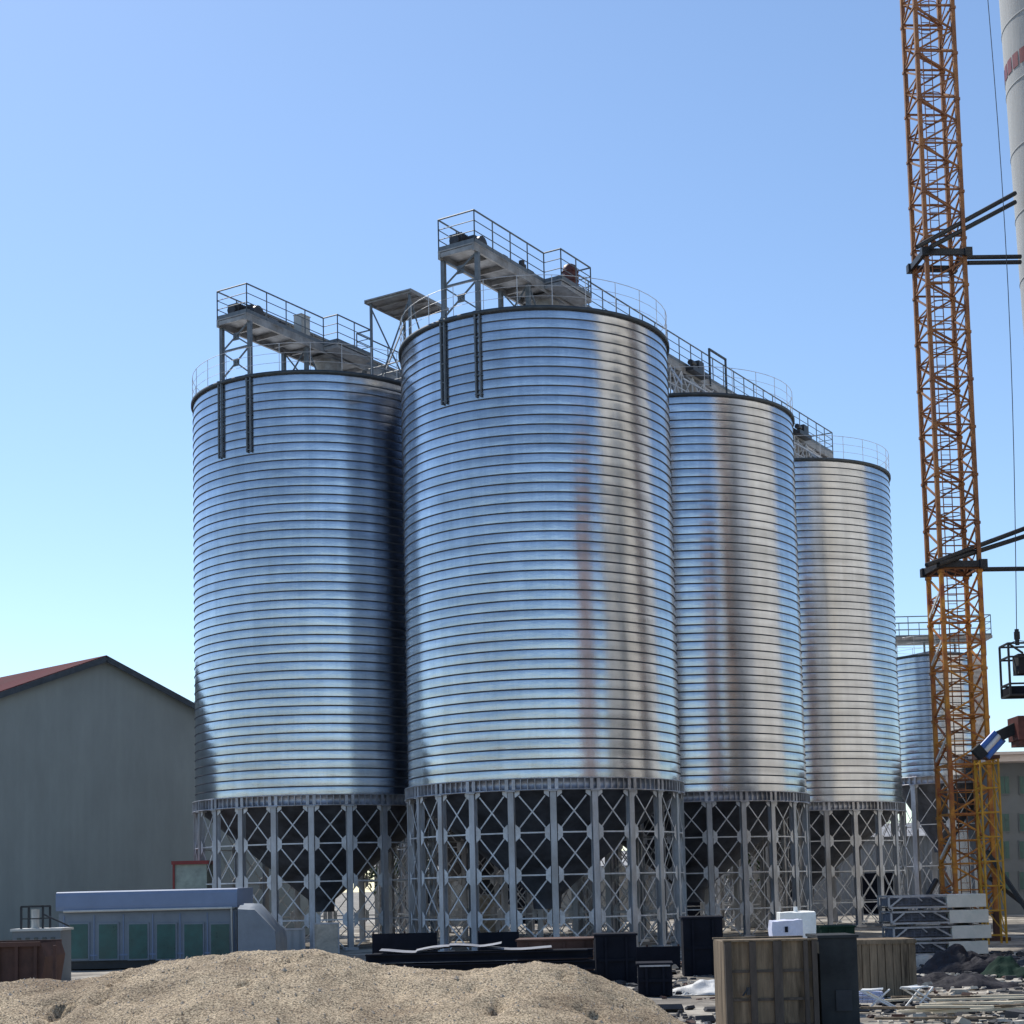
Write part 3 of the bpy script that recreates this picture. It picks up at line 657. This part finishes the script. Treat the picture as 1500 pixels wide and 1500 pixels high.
# buildings that stand just right of the view and are mirrored in the silo walls
def elevator_block():
    A, B = Vector((22.5, 42, 0)), Vector((54, 75.3, 0)); d = (B - A); L = d.length; a = math.atan2(d.y, d.x); H = 46
    root = thing('beige_elevator_block', 'tall beige concrete elevator block with ribbed walls beyond the right edge', 'building', A, a)
    m = MB(); m.box((L/2, -5.5, H/2), (L, 11, H))
    for k in range(11): m.box((.6 + k * (L - 1.2) / 10, .2, H/2), (.6, .4, H))
    m.build('wall', M['conc_beige'], root)
    for k in (2, 5, 8):
        w = MB(); w.box((k * L / 10.2 + .4, .05, H/2 + 1), (.8, .12, H - 6)); w.build('window_strip', M['conc'], root)
    r = MB(); r.box((L/2, -5.5, H + .3), (L + .8, 11.8, .6)); r.build('roof', M['conc'], root)
elevator_block()
def brick_building():
    root = thing('brick_stair_tower', 'dark brick building beyond the right edge, nearer than the beige block', 'building', (20.5, 31.5, 0), R_(50))
    m = MB(); m.box((0, 0, 12), (6, 8, 24)); m.build('wall', M['brickdark'], root)
    for y in (-2.4, 0, 2.4):
        for z in range(2, 22, 3):
            w = MB(); w.box((-3.01, y, z + .8), (.06, 1.2, 1.4)); w.build('window', M['glass'], root)
    r = MB(); r.box((0, 0, 24.2), (6.6, 8.6, .4)); r.build('roof', M['conc'], root)
brick_building()

# ------------------------------------------------------------------ hanging cage, rope, small mast, boom
def hoist():
    Y = 50.; t = at(1488, 945, Y); bq = at(1488, 1020, Y)
    x0, x1 = at(1472, 980, Y).x - t.x, .95; zt, zb = 0, bq.z - t.z
    root = thing('hoist_cage', 'black open steel hoist cage hanging from a thin rope at the right edge', 'hoist cage', t)
    f = MB()
    for x in (x0, x1):
        for y in (-.45, .45): f.bar((x, y, zt), (x, y, zb), .06, .06, up=(1,0,0))
    for z in (zt, zt - .42, zb + .35, zb):
        for y in (-.45, .45): f.bar((x0, y, z), (x1, y, z), .055, .055)
        for x in (x0, x1): f.bar((x, -.45, z), (x, .45, z), .055, .055)
    f.bar((x0, -.45, zt), (.2, 0, zt - .25), .05, .05); f.build('frame', M['black'], root)
    p = MB(); p.box(((x0 + x1)/2, 0, zb + .14), (x1 - x0 - .02, .8, .26)); p.build('floor_box', M['navy'], root)
    c = MB(); c.box(((x0 + x1)/2 + .16, 0, zt - .62), (x1 - x0 - .36, .6, .62)); c.build('load', M['crate_grey'], root)
    h = MB(); h.tube((0.05, 0, 0), (.05, 0, .5), .07, 8); h.box((.05, 0, .3), (.16, .1, .24))
    for k in (x0, x1): h.tube((k, 0, 0), (.05, 0, .15), .012, 5)
    h.build('hook_block', M['black'], root)
    r = MB(); q = at(1442, -60, Y) - t; pts = [Vector((.05, 0, .5))]
    for i in range(1, 13):
        u = i / 12; pts.append(Vector((.05, 0, .5)).lerp(q, u) + Vector((.25 * math.sin(u * math.pi), 0, 0)))
    for a_, b_ in zip(pts[:-1], pts[1:]): r.tube(a_, b_, .014, 5)
    r.build('rope', M['black'], root)
hoist()
def small_mast():
    Y = 53.; b = at(1452, 1290, Y); zt = at(1452, 1112, Y).z; w = (gx(1466, 1200, Y) - gx(1438, 1200, Y))
    root = thing('hoist_mast', 'narrow yellow lattice hoist mast close beside the foot of the crane mast', 'hoist mast', (b.x + .03, Y, 0), R_(8))
    m = MB(); d = .4
    for x in (-w/2, w/2):
        for y in (-d/2, d/2): m.bar((x, y, 0), (x, y, zt), .055, .055, up=(1,0,0))
    z = .3; f = 0
    while z < zt - .1:
        for y in (-d/2, d/2): m.bar((-w/2, y, z), (w/2, y, z), .045, .045)
        for x in (-w/2, w/2): m.bar((x, -d/2, z), (x, d/2, z), .035, .035); m.bar((x, -d/2, z), (x, d/2, min(zt, z + .8)), .03, .03)
        m.bar((-w/2, -d/2, z if f else min(zt, z + .8)), (w/2, -d/2, min(zt, z + .8) if f else z), .03, .03); f = 1 - f
        z += .8
    m.build('lattice', mat('bright_yellow', (.55, .30, .03), .5, 0, .25, 4), root)
    hd = MB(); hd.box((0, 0, zt + .06), (w + .1, d + .1, .12)); hd.build('head_plate', M['rust'], root)
small_mast()
def boom():
    Y = 51.; a = at(1440, 1104, Y); b = at(1464, 1078, Y); c = at(1484, 1066, Y)
    root = thing('loader_boom', 'dark red machine boom with a blue and white striped cylinder at the right edge', 'machine boom', (c.x, Y, 0))
    O = Vector((c.x, Y, 0)); u = (b - a)
    for k in range(3):
        t = MB(); off = Vector((0, 0, 1)).cross(u).normalized(); nrm = u.cross(Vector((0, 1, 0))).normalized()
        s = nrm * (.17 * (k - 1)); t.tube(a + s - O, b + s - O, .095, 10); t.build('cylinder', M['blue'] if k != 1 else M['white'], root)
    m = MB(); m.bar(b - O, c + Vector((.1, 0, 0)) - O, .3, .34); m.box(a - O + Vector((-.12, 0, .05)), (.3, .3, .4), M=Matrix.Rotation(-.7, 3, 'Y')); m.build('knuckle', M['crate_grey'], root)
    h = MB(); h.box((1.7, 0, c.z - .05), (3.4, 1.1, .75)); h.box((1.7, 0, c.z - .5), (3.3, .9, .2)); h.build('arm_body', M['motor_red'], root)
    for k in range(4):
        r = MB(); r.box((.35 + k * .7, -.57, c.z - .05), (.12, .05, .6)); r.build('stiffener', M['crate_grey'], root)
    cl = MB(); cl.bar((3.0, 0, 0), (3.0, 0, c.z - .5), .8, .8, up=(1,0,0)); cl.box((3.0, 0, .4), (2.4, 2.2, .8)); cl.build('pedestal', M['motor_red'], root)
boom()

# ------------------------------------------------------------------ buildings in the background
def back_building():
    Y = 92.; p = at(1456, 1300, Y); zt = at(1470, 1118, Y).z
    root = thing('grey_building', 'grey building with small windows and pale projecting eave at the right edge', 'building', (p.x, Y, 0))
    m = MB(); m.box((9, 5, zt / 2), (18, 10, zt)); m.build('wall', M['building'], root)
    e = MB(); e.box((9, 4.5, zt + .18), (19, 12, .36)); e.box((9, 4.5, zt + .45), (19.4, 12.4, .16)); e.build('eave', M['eave'], root)
    for px in (1471, 1500, 1530):
        for py in (1150, 1205, 1245, 1290):
            q = at(px, py, Y) - Vector((p.x, Y, 0)); w = MB(); w.box((q.x, -.03, q.z), (.62, .08, 1.1)); fr = w.build('window', M['building'], root)
            g = MB(); g.box((q.x - .14, -.08, q.z), (.24, .03, .98)); g.box((q.x + .14, -.08, q.z), (.24, .03, .98)); g.build('pane', M['teal'], fr)
back_building()
def back_shed(x0, x1, Y, h, label, m_, eave=None, rz=0, g=None):
    root = thing('storage_shed', label, 'shed', (x0, Y, 0), rz)
    w = x1 - x0; m = MB(); m.box((w/2, 4, h/2), (w, 8, h)); m.build('wall', m_, root)
    r = MB(); r.add([(-.3,-.4,h),(w+.3,-.4,h),(w+.3,4,h+1),(-.3,4,h+1),(w+.3,8.4,h),(-.3,8.4,h)], [(0,1,2,3),(3,2,4,5),(0,3,5),(1,4,2)]); r.build('roof', eave or M['deck'], root)
    n = int(w / 6)
    for k in range(n):
        d = MB(); d.box((3 + k * 6, -.02, 1.3), (2.4, .06, 2.6)); d.build('door', M['navy'], root)
    return root
back_shed(8, 33, 104, 4.9, 'pale grey clad shed seen low through the legs of the last big silos', M['shed'])
back_shed(-9, 7, 100, 3.4, 'low white-walled shed seen through the legs of the front silos', mat('offwhite_wall', (.40, .40, .38), .8, 0, .15, 1))
def tree(pos, h, r, label, seed):
    rnd = random.Random(seed); root = thing('dense_tree', label, 'tree', pos, 0, 'trees behind the silos')
    t = MB(); t.tube((0,0,0), (.1,.05,h*.45), .22, 8, .13)
    cl = []
    for k in range(9):
        a = rnd.uniform(0, 6.28); q = Vector((r * .65 * math.cos(a), r * .65 * math.sin(a), h * rnd.uniform(.5, .85))); t.tube((.05, 0, h * rnd.uniform(.25, .45)), q, .08, 6, .02); cl.append((q, r * rnd.uniform(.35, .6)))
    cl.append((Vector((0, 0, h * .85)), r * .5)); t.build('trunk', M['bark'], root)
    m = MB()
    for _ in range(5200):
        c, R = rnd.choice(cl); v = Vector((rnd.gauss(0, 1), rnd.gauss(0, 1), rnd.gauss(0, .8))); v = v.normalized() * R * rnd.uniform(.45, 1.08) + c
        a = Vector((rnd.uniform(-1,1), rnd.uniform(-1,1), rnd.uniform(-1,1))).normalized() * .13; b = a.cross(Vector((rnd.uniform(-1,1), rnd.uniform(-1,1), rnd.uniform(-1,1)))).normalized() * .08
        m.add([v - a, v + b, v + a, v - b], [(0, 1, 2, 3)])
    m.build('crown', M['leaf'], root)
tree((-7.5, 92, 0), 6.5, 2.6, 'dark leafy tree glimpsed through the legs of the leftmost silo', 1)
tree((1.5, 94, 0), 6.0, 2.4, 'dark leafy tree glimpsed through the legs of the nearest silo', 2)
tree((13, 97, 0), 6.0, 2.2, 'dark leafy tree glimpsed through the legs of the second silo in the row', 4)

# ------------------------------------------------------------------ crates in the foreground
def ply_crate():
    Y = 22.; a, b = at(1060, 1380, Y), at(1196, 1380, Y); W = b.x - a.x; H = a.z; rz = R_(4)
    root = thing('formwork_crate', 'large weathered brown plywood crate with dark upright battens at the bottom edge', 'crate', ((a.x + b.x)/2, Y, 0), 0)
    m = MB(); m.box((0, .6, H/2), (W, 1.2, H)); m.build('panel', M['wood'], root, .004)
    xs = [-W/2 + .05, -W/2 + .38, 0.07 * W, W/2 - .16, W/2 - .04]
    for x, w in zip(xs, (.09, .09, .12, .06, .07)):
        s = MB(); s.box((x, -.03, H/2 + .005), (w, .06, H + .01)); s.build('batten', M['wood_frame'], root, .004)
    s = MB()
    for z in (H - .40, H - .78, H - 1.12): s.box((0, -.008, z), (W - .1, .03, .035)); 
    s.build('seam_strip', M['wood_frame'], root)
    s = MB(); s.box((0, .0, H + .012), (W + .02, .12, .025)); s.box((0, 1.16, H + .012), (W + .02, .1, .025)); s.build('top_rail', M['wood'], root)
    s = MB(); s.box((-W/2 + .30, -.075, H - .66), (.05, .03, .1)); s.tube((-W/2 + .30, -.08, H - .62), (-W/2 + .22, -.10, H - .72), .012, 6); s.build('latch', M['black'], root)
    Y2 = 22.3; c, d = at(1198, 1372, Y2), at(1254, 1372, Y2); W2 = d.x - c.x; H2 = at(1225, 1374, Y2).z
    root = thing('dark_crate', 'dark grey crate between the two brown crates', 'crate', ((c.x + d.x)/2 + .01, Y2, 0))
    m = MB(); m.box((0, .45, H2/2), (W2, .9, H2)); m.build('body', M['crate_grey'], root, .01)
    m = MB(); m.box((0, .45, H2 + .02), (W2 + .04, .94, .04)); m.build('lid', M['crate_grey'], root)
    m = MB(); m.box((.05, -.012, H2 - .85), (.22, .02, .28)); m.build('patch', mat('faint_grey', (.05, .053, .06), .85, spec=.15), root)
    Y3 = 30.; c, d = at(1250, 1380, Y3), at(1341, 1380, Y3); W3 = d.x - c.x; zt, zb = at(1295, 1378, Y3).z, at(1295, 1458, Y3).z
    root = thing('board_crate', 'brown crate of upright boards standing behind the dark grey crate', 'crate', ((c.x + d.x)/2, Y3, 0))
    m = MB(); n = 8; w = W3 / n
    for k in range(n): m.box((-W3/2 + w * (k + .5), (.012 if k % 2 else 0), (zt + .06)/2 + .0), (w - .012, .04, zt - .06 + (.02 if k in (1, 4) else 0)))
    m.box((0, .5, zt/2), (W3 - .02, .9, zt - .08)); m.build('boards', M['wood'], root)
    m = MB(); m.box((0, -.02, zt - .03), (W3 + .02, .05, .06)); m.box((0, .5, zt + .005), (W3 + .02, 1.0, .03)); m.build('top_edge', M['wood'], root)
    m = MB(); m.box((0, .5, .03), (W3, 1.0, .06)); m.build('skid', M['green'], root)
ply_crate()
def white_boxes():
    for (x0, x1, yt, yb, Y, label, c, win) in ((1131, 1177, 1349, 1384, 26., 'white box with a bluish face and small dark window', (.62, .64, .78), True),
                                        (1143, 1196, 1337, 1384, 27.2, 'larger white box with a rough top edge, behind the bluish white one', (.80, .80, .76), False)):
        a, b = at(x0, yt, Y), at(x1, yb, Y); W = b.x - a.x; zt = a.z; zb = .0
        root = thing('white_box', label, 'box', ((a.x + b.x)/2, Y, 0), R_(-3), 'white boxes above the plywood crate')
        m = MB(); n = 12
        F6 = [lambda u, v: (-W/2 + W*u, 0, zt*v), lambda u, v: (W/2, .6*u, zt*v), lambda u, v: (W/2 - W*u, .6, zt*v), lambda u, v: (-W/2, .6 - .6*u, zt*v), lambda u, v: (-W/2 + W*u, .6*v, zt)]
        for fn in F6:
            b0 = len(m.v)
            for j in range(n + 1):
                for i in range(n + 1):
                    p = Vector(fn(i/n, j/n)); q = noise.noise_vector(p * 5 + Vector((x0, 0, 0))) * .022 + noise.noise_vector(p * 14) * .008; m.v.append(tuple(p + q))
            for j in range(n):
                for i in range(n): a_ = b0 + j*(n+1) + i; m.f.append((a_, a_+1, a_+n+2, a_+n+1)); m.m.append(0); m.sm.append(True)
        m.build('body', mat('box_white_%d' % x0, c, .7, 0, .12, 6, .01, 14, c2=tuple(.7 * k for k in c), c2pos=(.5, .9)), root)
        if win: m = MB(); m.box((-.02, -.008, zt - .14), (.05, .012, .09)); m.build('window', M['navy'], root)
        else: m = MB(); m.tube((.0, .3, zt), (.0, .3, zt + .09), .035, 8); m.build('cap', M['white'], root)
white_boxes()

# ------------------------------------------------------------------ concrete panel stack
def panels():
    Y = 44.; a = at(1300, 1306, Y); b = at(1445, 1303, Y); zt = at(1372, 1307, Y).z; W = b.x - a.x; n = 4; H = (zt - .12) / n
    for k in range(n):
        z = .12 + k * H; dx = (0, .10, .05, 0)[k]
        root = thing('precast_panel', 'precast panel with open frame end, ' + ('bottom', 'second from bottom', 'third from bottom', 'topmost')[k] + ' of its stack by the crane', 'precast panel', (a.x + dx, Y, z), R_(1.5), 'stacked precast panels')
        h = H - .07; xm = W * .60
        m = MB(); m.box(((xm + W)/2, .6, h/2), (W - xm, 1.2, h)); m.build('concrete_block', M['panel_conc'], root, .012)
        f = MB(); t = .05
        for y in (0, 1.16):
            f.bar((0, y, t/2), (xm, y, t/2), .05, t); f.bar((0, y, h - t/2), (xm, y, h - t/2), .05, t); f.bar((t/2, y, 0), (t/2, y, h), .05, .05, up=(1,0,0))
            f.bar((.05, y, .05), (.38, y, h - .05), .045, .045); f.bar((xm - .02, y, .08), (xm - .42, y, h - .05), .045, .045); f.bar((xm * .5, y, h - .05), (xm * .58, y, h - .16), .03, .03)
        for x in (t/2, xm - .05): f.bar((x, 0, h - t/2), (x, 1.16, h - t/2), .04, .04)
        f.build('frame', M['girder'], root)
        g = MB(); g.box((xm/2, .6, h/2), (xm - .12, 1.0, h - .14)); 
        for q in range(7): g.box((.2 + q * (xm - .4)/6, .085, h/2), (.05, .03, h - .14))
        for q in range(3): g.box((xm/2, .08, .1 + q * (h - .2)/2), (xm - .14, .03, .03))
        g.build('infill', M['panel_mesh'], root)
        s = MB()
        for x in (.5, W - .5): s.box((x, .6, -.035), (.1, 1.2, .068))
        s.build('spacer', M['wood_frame'], root)
panels()

# ------------------------------------------------------------------ dark stacks behind the mound
def dark_things():
    # plank stack with pale sheet
    Y = 34.; a, b = at(545, 1392, Y), at(870, 1392, Y); W = b.x - a.x; h = at(700, 1393, Y).z
    root = thing('beam_stack', 'long low stack of dark steel beams behind the sand mound', 'beam stack', ((a.x + b.x)/2, Y, 0), R_(1))
    for k in range(4):
        for j in range(2):
            m = MB(); z = k * h/4 + .02; x = random.uniform(-.15, .15); y = j * .4
            m.box((x, y, z + .02), (W, .3, .03)); m.box((x, y, z + h/4 - .05), (W, .3, .03)); m.box((x, y, z + h/8 - .015), (W - .01, .05, h/4 - .10)); m.build('beam', M['navy'], root)
    zz = at(620, 1386, Y).z
    root = thing('corrugated_sheets', 'pale bent sheets lying loose on the dark beam stack', 'metal sheets', (gx(640, 1390, Y), Y, h))
    for k, (x0, x1, z0, z1) in enumerate(((-.45, 1.35, .03, .16), (.25, 2.4, .10, .02), (-1.2, .5, .02, .06))):
        m = MB(); n = 10; vs = []
        for i in range(n + 1):
            t = i / n; x = x0 + (x1 - x0) * t; z = z0 + (z1 - z0) * t + .04 * math.sin(t * 6 + k); vs += [(x, -.15, z), (x, .55, z + .02), ]
        m.add(vs, [(2*i, 2*i+2, 2*i+3, 2*i+1) for i in range(n)]); m.build('sheet', mat('sheet_grey_%d' % k, (.20, .21, .24), .6, .2), root)
    for (x0, x1, yt, Y, name, label, cat, mt, dp) in (
        (757, 868, 1378, 37., 'tool_container', 'dark rusty red container behind the sand mound crest, right of the beams', 'container', 'rust', 1.2),
        (872, 932, 1370, 36., 'steel_bin', 'tall black steel bin behind the right shoulder of the mound', 'bin', 'navy', 1.),
        (934, 984, 1413, 32., 'steel_box', 'low black box with a pale front edge right of the mound shoulder', 'box', 'navy', .8),
        (1000, 1058, 1345, 38., 'fuel_tank', 'dark navy tank box left of the plywood crate', 'tank', 'navy', 1.3),
        (1203, 1252, 1358, 40., 'generator_box', 'dark green box behind the crates, under the last big silo', 'generator', 'green', 1.)):
        a, b = at(x0, yt, Y), at(x1, yt, Y); W = b.x - a.x; H = a.z
        root = thing(name, label, cat, ((a.x + b.x)/2, Y, 0), R_(random.uniform(-4, 4)))
        m = MB(); m.box((0, dp/2, H/2), (W, dp, H - .02)); m.build('body', M[mt], root, .02)
        m = MB(); m.box((0, dp/2, H), (W + .06, dp + .06, .05)); m.build('lid', M[mt], root, .01)
        m = MB(); nn = max(2, int(W / .35))
        for k in range(nn): m.box((-W/2 + (k + .5) * W/nn, -.03, H/2), (.05, .05, H - .1))
        m.box((0, -.03, H * .5), (W * .9, .03, .06)); m.build('rib', M[mt], root)
        if name == 'steel_box': m = MB(); m.box((0, -.05, H - .03), (W * .9, .04, .03)); m.build('edge_strip', M['girder'], root)
    # tall dark screens standing under the silos
    for (x0, x1, yt, Y, label) in ((545, 640, 1368, 50., 'dark sheet screen leaning under the gap between the two front silos'), (700, 760, 1366, 52., 'dark sheet screen standing before the legs of the nearest silo'), (900, 996, 1388, 42., 'long low dark sheet screen right of the tall black bin')):
        a, b = at(x0, yt, Y), at(x1, yt, Y); W = b.x - a.x; H = a.z
        root = thing('site_screen', label, 'site screen', ((a.x + b.x)/2, Y, 0))
        m = MB(); m.box((0, 0, H/2), (W, .05, H)); m.build('sheet', M['navy'], root)
        m = MB(); 
        for x in (-W/2 + .03, 0, W/2 - .03): m.bar((x, .05, 0), (x, .05, H + .05), .05, .05, up=(1,0,0)); m.bar((x, .08, H * .8), (x, .9, 0.02), .04, .04)
        m.build('frame', M['rust'], root)
    # pale board leaning under the leftmost silo and things there
    for (x0, x1, yt, yb, Y, label, mt) in ((460, 496, 1352, 1386, 58., 'pale board standing under the leftmost silo', 'rubble_pale'), (416, 446, 1360, 1390, 58.5, 'grey cabinet under the leftmost silo', 'shed'), (1085, 1120, 1300, 1372, 78., 'pale grey panel standing under the second silo of the row', 'shed'), (700, 735, 1310, 1380, 72., 'pale panel standing far behind the legs of the nearest silo', 'rubble_pale')):
        a, b = at(x0, yt, Y), at(x1, yt, Y); W = b.x - a.x; H = a.z
        root = thing('standing_board', label, 'board', ((a.x + b.x)/2, Y, 0), R_(3))
        m = MB(); m.box((0, 0, H/2), (W, .08, H)); m.build('sheet', M[mt], root)
        m = MB(); m.box((0, -.05, H - .03), (W + .04, .03, .06)); m.box((-W/2, -.05, H/2), (.05, .03, H)); m.box((W/2, -.05, H/2), (.05, .03, H)); m.build('frame', M['girder'], root)
dark_things()

# ------------------------------------------------------------------ loose rubble and scrap
def heap(name, label, cat, px, py, Y, w, d, h, mt, seed, kind=None):
    c = at(px, py, Y); m = MB(); n = 34; rnd = random.Random(seed)
    for j in range(n):
        for i in range(n):
            x = (i / (n-1) - .5) * w; y = (j / (n-1) - .5) * d; e = max(0, 1 - (2*x/w)**2 - (2*y/d)**2)
            m.v.append((x, y, h * e**.6 * (.65 + .7 * noise.noise((x * 1.7 + seed, y * 1.7, 2))) + .3 * h * e * noise.noise((x * 5, y * 5, seed)) - .02))
    for j in range(n-1):
        for i in range(n-1): m.f.append((j*n+i, j*n+i+1, (j+1)*n+i+1, (j+1)*n+i)); m.m.append(0); m.sm.append(False)
    o = m.build(name, M[mt]); o.location = (c.x, Y, .0); return tag(o, label, cat)
heap('white_sheet_heap', 'crumpled white sheeting heaped on the ground left of the plywood crate', 'sheeting', 1032, 1415, 33, 1.5, .9, .32, 'tarp_white', 1)
heap('dark_tarpaulin', 'crumpled dark tarpaulin heaped in front of the precast panels', 'tarpaulin', 1415, 1420, 38, 2.4, 2.0, .6, 'tarp_dark', 2)
heap('dark_tarpaulin', 'flatter dark tarpaulin spread nearer the camera, below the first one', 'tarpaulin', 1400, 1450, 33, 2.6, 1.6, .32, 'tarp_dark', 5)
heap('rubble_heap', 'low heap of pale broken stone at the foot of the precast panels', 'rubble', 1365, 1410, 41, 1.6, 1.0, .35, 'rubble_pale', 6)
heap('green_sheet_heap', 'dark green sheeting on the ground at the right edge', 'sheeting', 1490, 1440, 36, 1.8, 1.4, .5, 'green', 9)
def scrap():
    rnd = random.Random(11)
    for mt, nm, cnt, sd in (('rubble_pale', 'pale_rubble', 2200, 1), ('rubble_dark', 'dark_rubble', 2800, 2), ('rust', 'scrap_bits', 350, 3)):
        m = MB()
        for _ in range(cnt):
            Y = rnd.uniform(24, 47); X = rnd.uniform(1.8 + (Y - 24) * .02, .34 * Y)
            if noise.noise((X * .5, Y * .3, sd * 7)) < -.05: continue
            s = rnd.uniform(.015, .08) * (1 if rnd.random() > .07 else 2.2)
            Q = Matrix.Rotation(rnd.uniform(0, 6.3), 3, 'Z') @ Matrix.Rotation(rnd.uniform(-.5, .5), 3, 'X')
            m.box((X, Y, s * .3 + .02), (s * rnd.uniform(.8, 3.5), s * rnd.uniform(.8, 2), s * rnd.uniform(.4, .9)), M=Q, top=rnd.uniform(.6, 1))
        tag(m.build(nm, M[mt]), 'scattered %s over the ground between the crates and the silos' % {'pale_rubble': 'pale stone and mortar fragments', 'dark_rubble': 'dark broken lumps', 'scrap_bits': 'rusty metal scraps'}[nm], 'rubble', kind='stuff')
    for k in range(12):
        Y = rnd.uniform(24.5, 28.5); X = rnd.uniform(.215, .32) * Y; L = rnd.uniform(1.0, 2.4)
        m = MB(); m.box((0, 0, .03), (L, .09, .035)); o = m.build('timber_plank', M['wood_pale'] if k % 3 else M['wood'])
        o.location = (X, Y, .06 + k * .012); o.rotation_euler = (0, rnd.uniform(-.02, .02), rnd.uniform(-.5, .3))
        tag(o, 'long timber plank lying loose on the ground right of the crates', 'plank', 'loose timber planks right of the crates')
    for (px, py, Y, rz, label) in ((1357, 1470, 27.5, .4, 'white metal folding frame lying tipped, right of the board crate'), (1288, 1472, 27, -.3, 'small white metal trestle frame below the board crate')):
        c = at(px, py, Y); root = thing('metal_frame', label, 'metal frame', (c.x, Y, .02), rz)
        m = MB()
        for y in (0, .3):
            m.tube((-.25, y, .32), (.28, y, .03), .016, 6); m.tube((-.2, y, .02), (.15, y, .34), .016, 6); m.tube((-.3, y, .33), (.05, y, .36), .016, 6)
        m.tube((-.25, 0, .32), (-.25, .3, .32), .014, 6); m.tube((.15, 0, .34), (.15, .3, .34), .014, 6); m.build('legs', M['white'], root)
        m = MB(); m.box((-.12, .15, .35), (.34, .3, .015)); m.build('top', M['white'], root)
    c = at(1270, 1465, 28); root = thing('hose_coil', 'coil of pale blue hose on the ground under the board crate', 'hose coil', (c.x, 28, .12))
    m = MB()
    for k in range(5):
        n = 22; R = .26 + .02 * (k % 2)
        for i in range(n):
            t0, t1 = 2*math.pi*i/n, 2*math.pi*(i+1)/n; m.tube((R*math.cos(t0), R*math.sin(t0)*.8, k*.035), (R*math.cos(t1), R*math.sin(t1)*.8, k*.035), .022, 5, caps=False)
    m.build('hose', mat('hose_blue', (.42, .46, .62), .5), root)
scrap()

# ------------------------------------------------------------------ light
SAZ, SEL = R_(-32), R_(50)     # azimuth from +Y towards +X
w = bpy.data.worlds.new('World'); sc.world = w; w.use_nodes = True; nt = w.node_tree
bg = nt.nodes['Background']; sky = nt.nodes.new('ShaderNodeTexSky'); sky.sky_type = 'NISHITA'; sky.sun_disc = False
sky.sun_elevation = SEL; sky.sun_rotation = SAZ; sky.air_density = 1.0; sky.dust_density = .25; sky.ozone_density = 1.2; sky.altitude = 50
tint = nt.nodes.new('ShaderNodeMix'); tint.data_type = 'RGBA'; tint.blend_type = 'MULTIPLY'; tint.inputs['Factor'].default_value = 1
nt.links.new(sky.outputs[0], tint.inputs['A']); tint.inputs['B'].default_value = (.91, .995, 1.075, 1); nt.links.new(tint.outputs['Result'], bg.inputs[0]); bg.inputs[1].default_value = .15
sl = bpy.data.lights.new('sun', 'SUN'); sl.energy = 4.6; sl.angle = R_(.53); sl.color = (1, .95, .87)
so = bpy.data.objects.new('sun', sl); col.objects.link(so)
d = Vector((math.sin(SAZ) * math.cos(SEL), math.cos(SAZ) * math.cos(SEL), math.sin(SEL)))
so.rotation_euler = d.to_track_quat('Z', 'Y').to_euler(); so.location = (0, 0, 60)
sc.view_settings.view_transform = 'Standard'; sc.view_settings.look = 'None'; sc.view_settings.exposure = 0; sc.view_settings.gamma = 1
sc.cycles.max_bounces = 8; sc.cycles.use_denoising = True
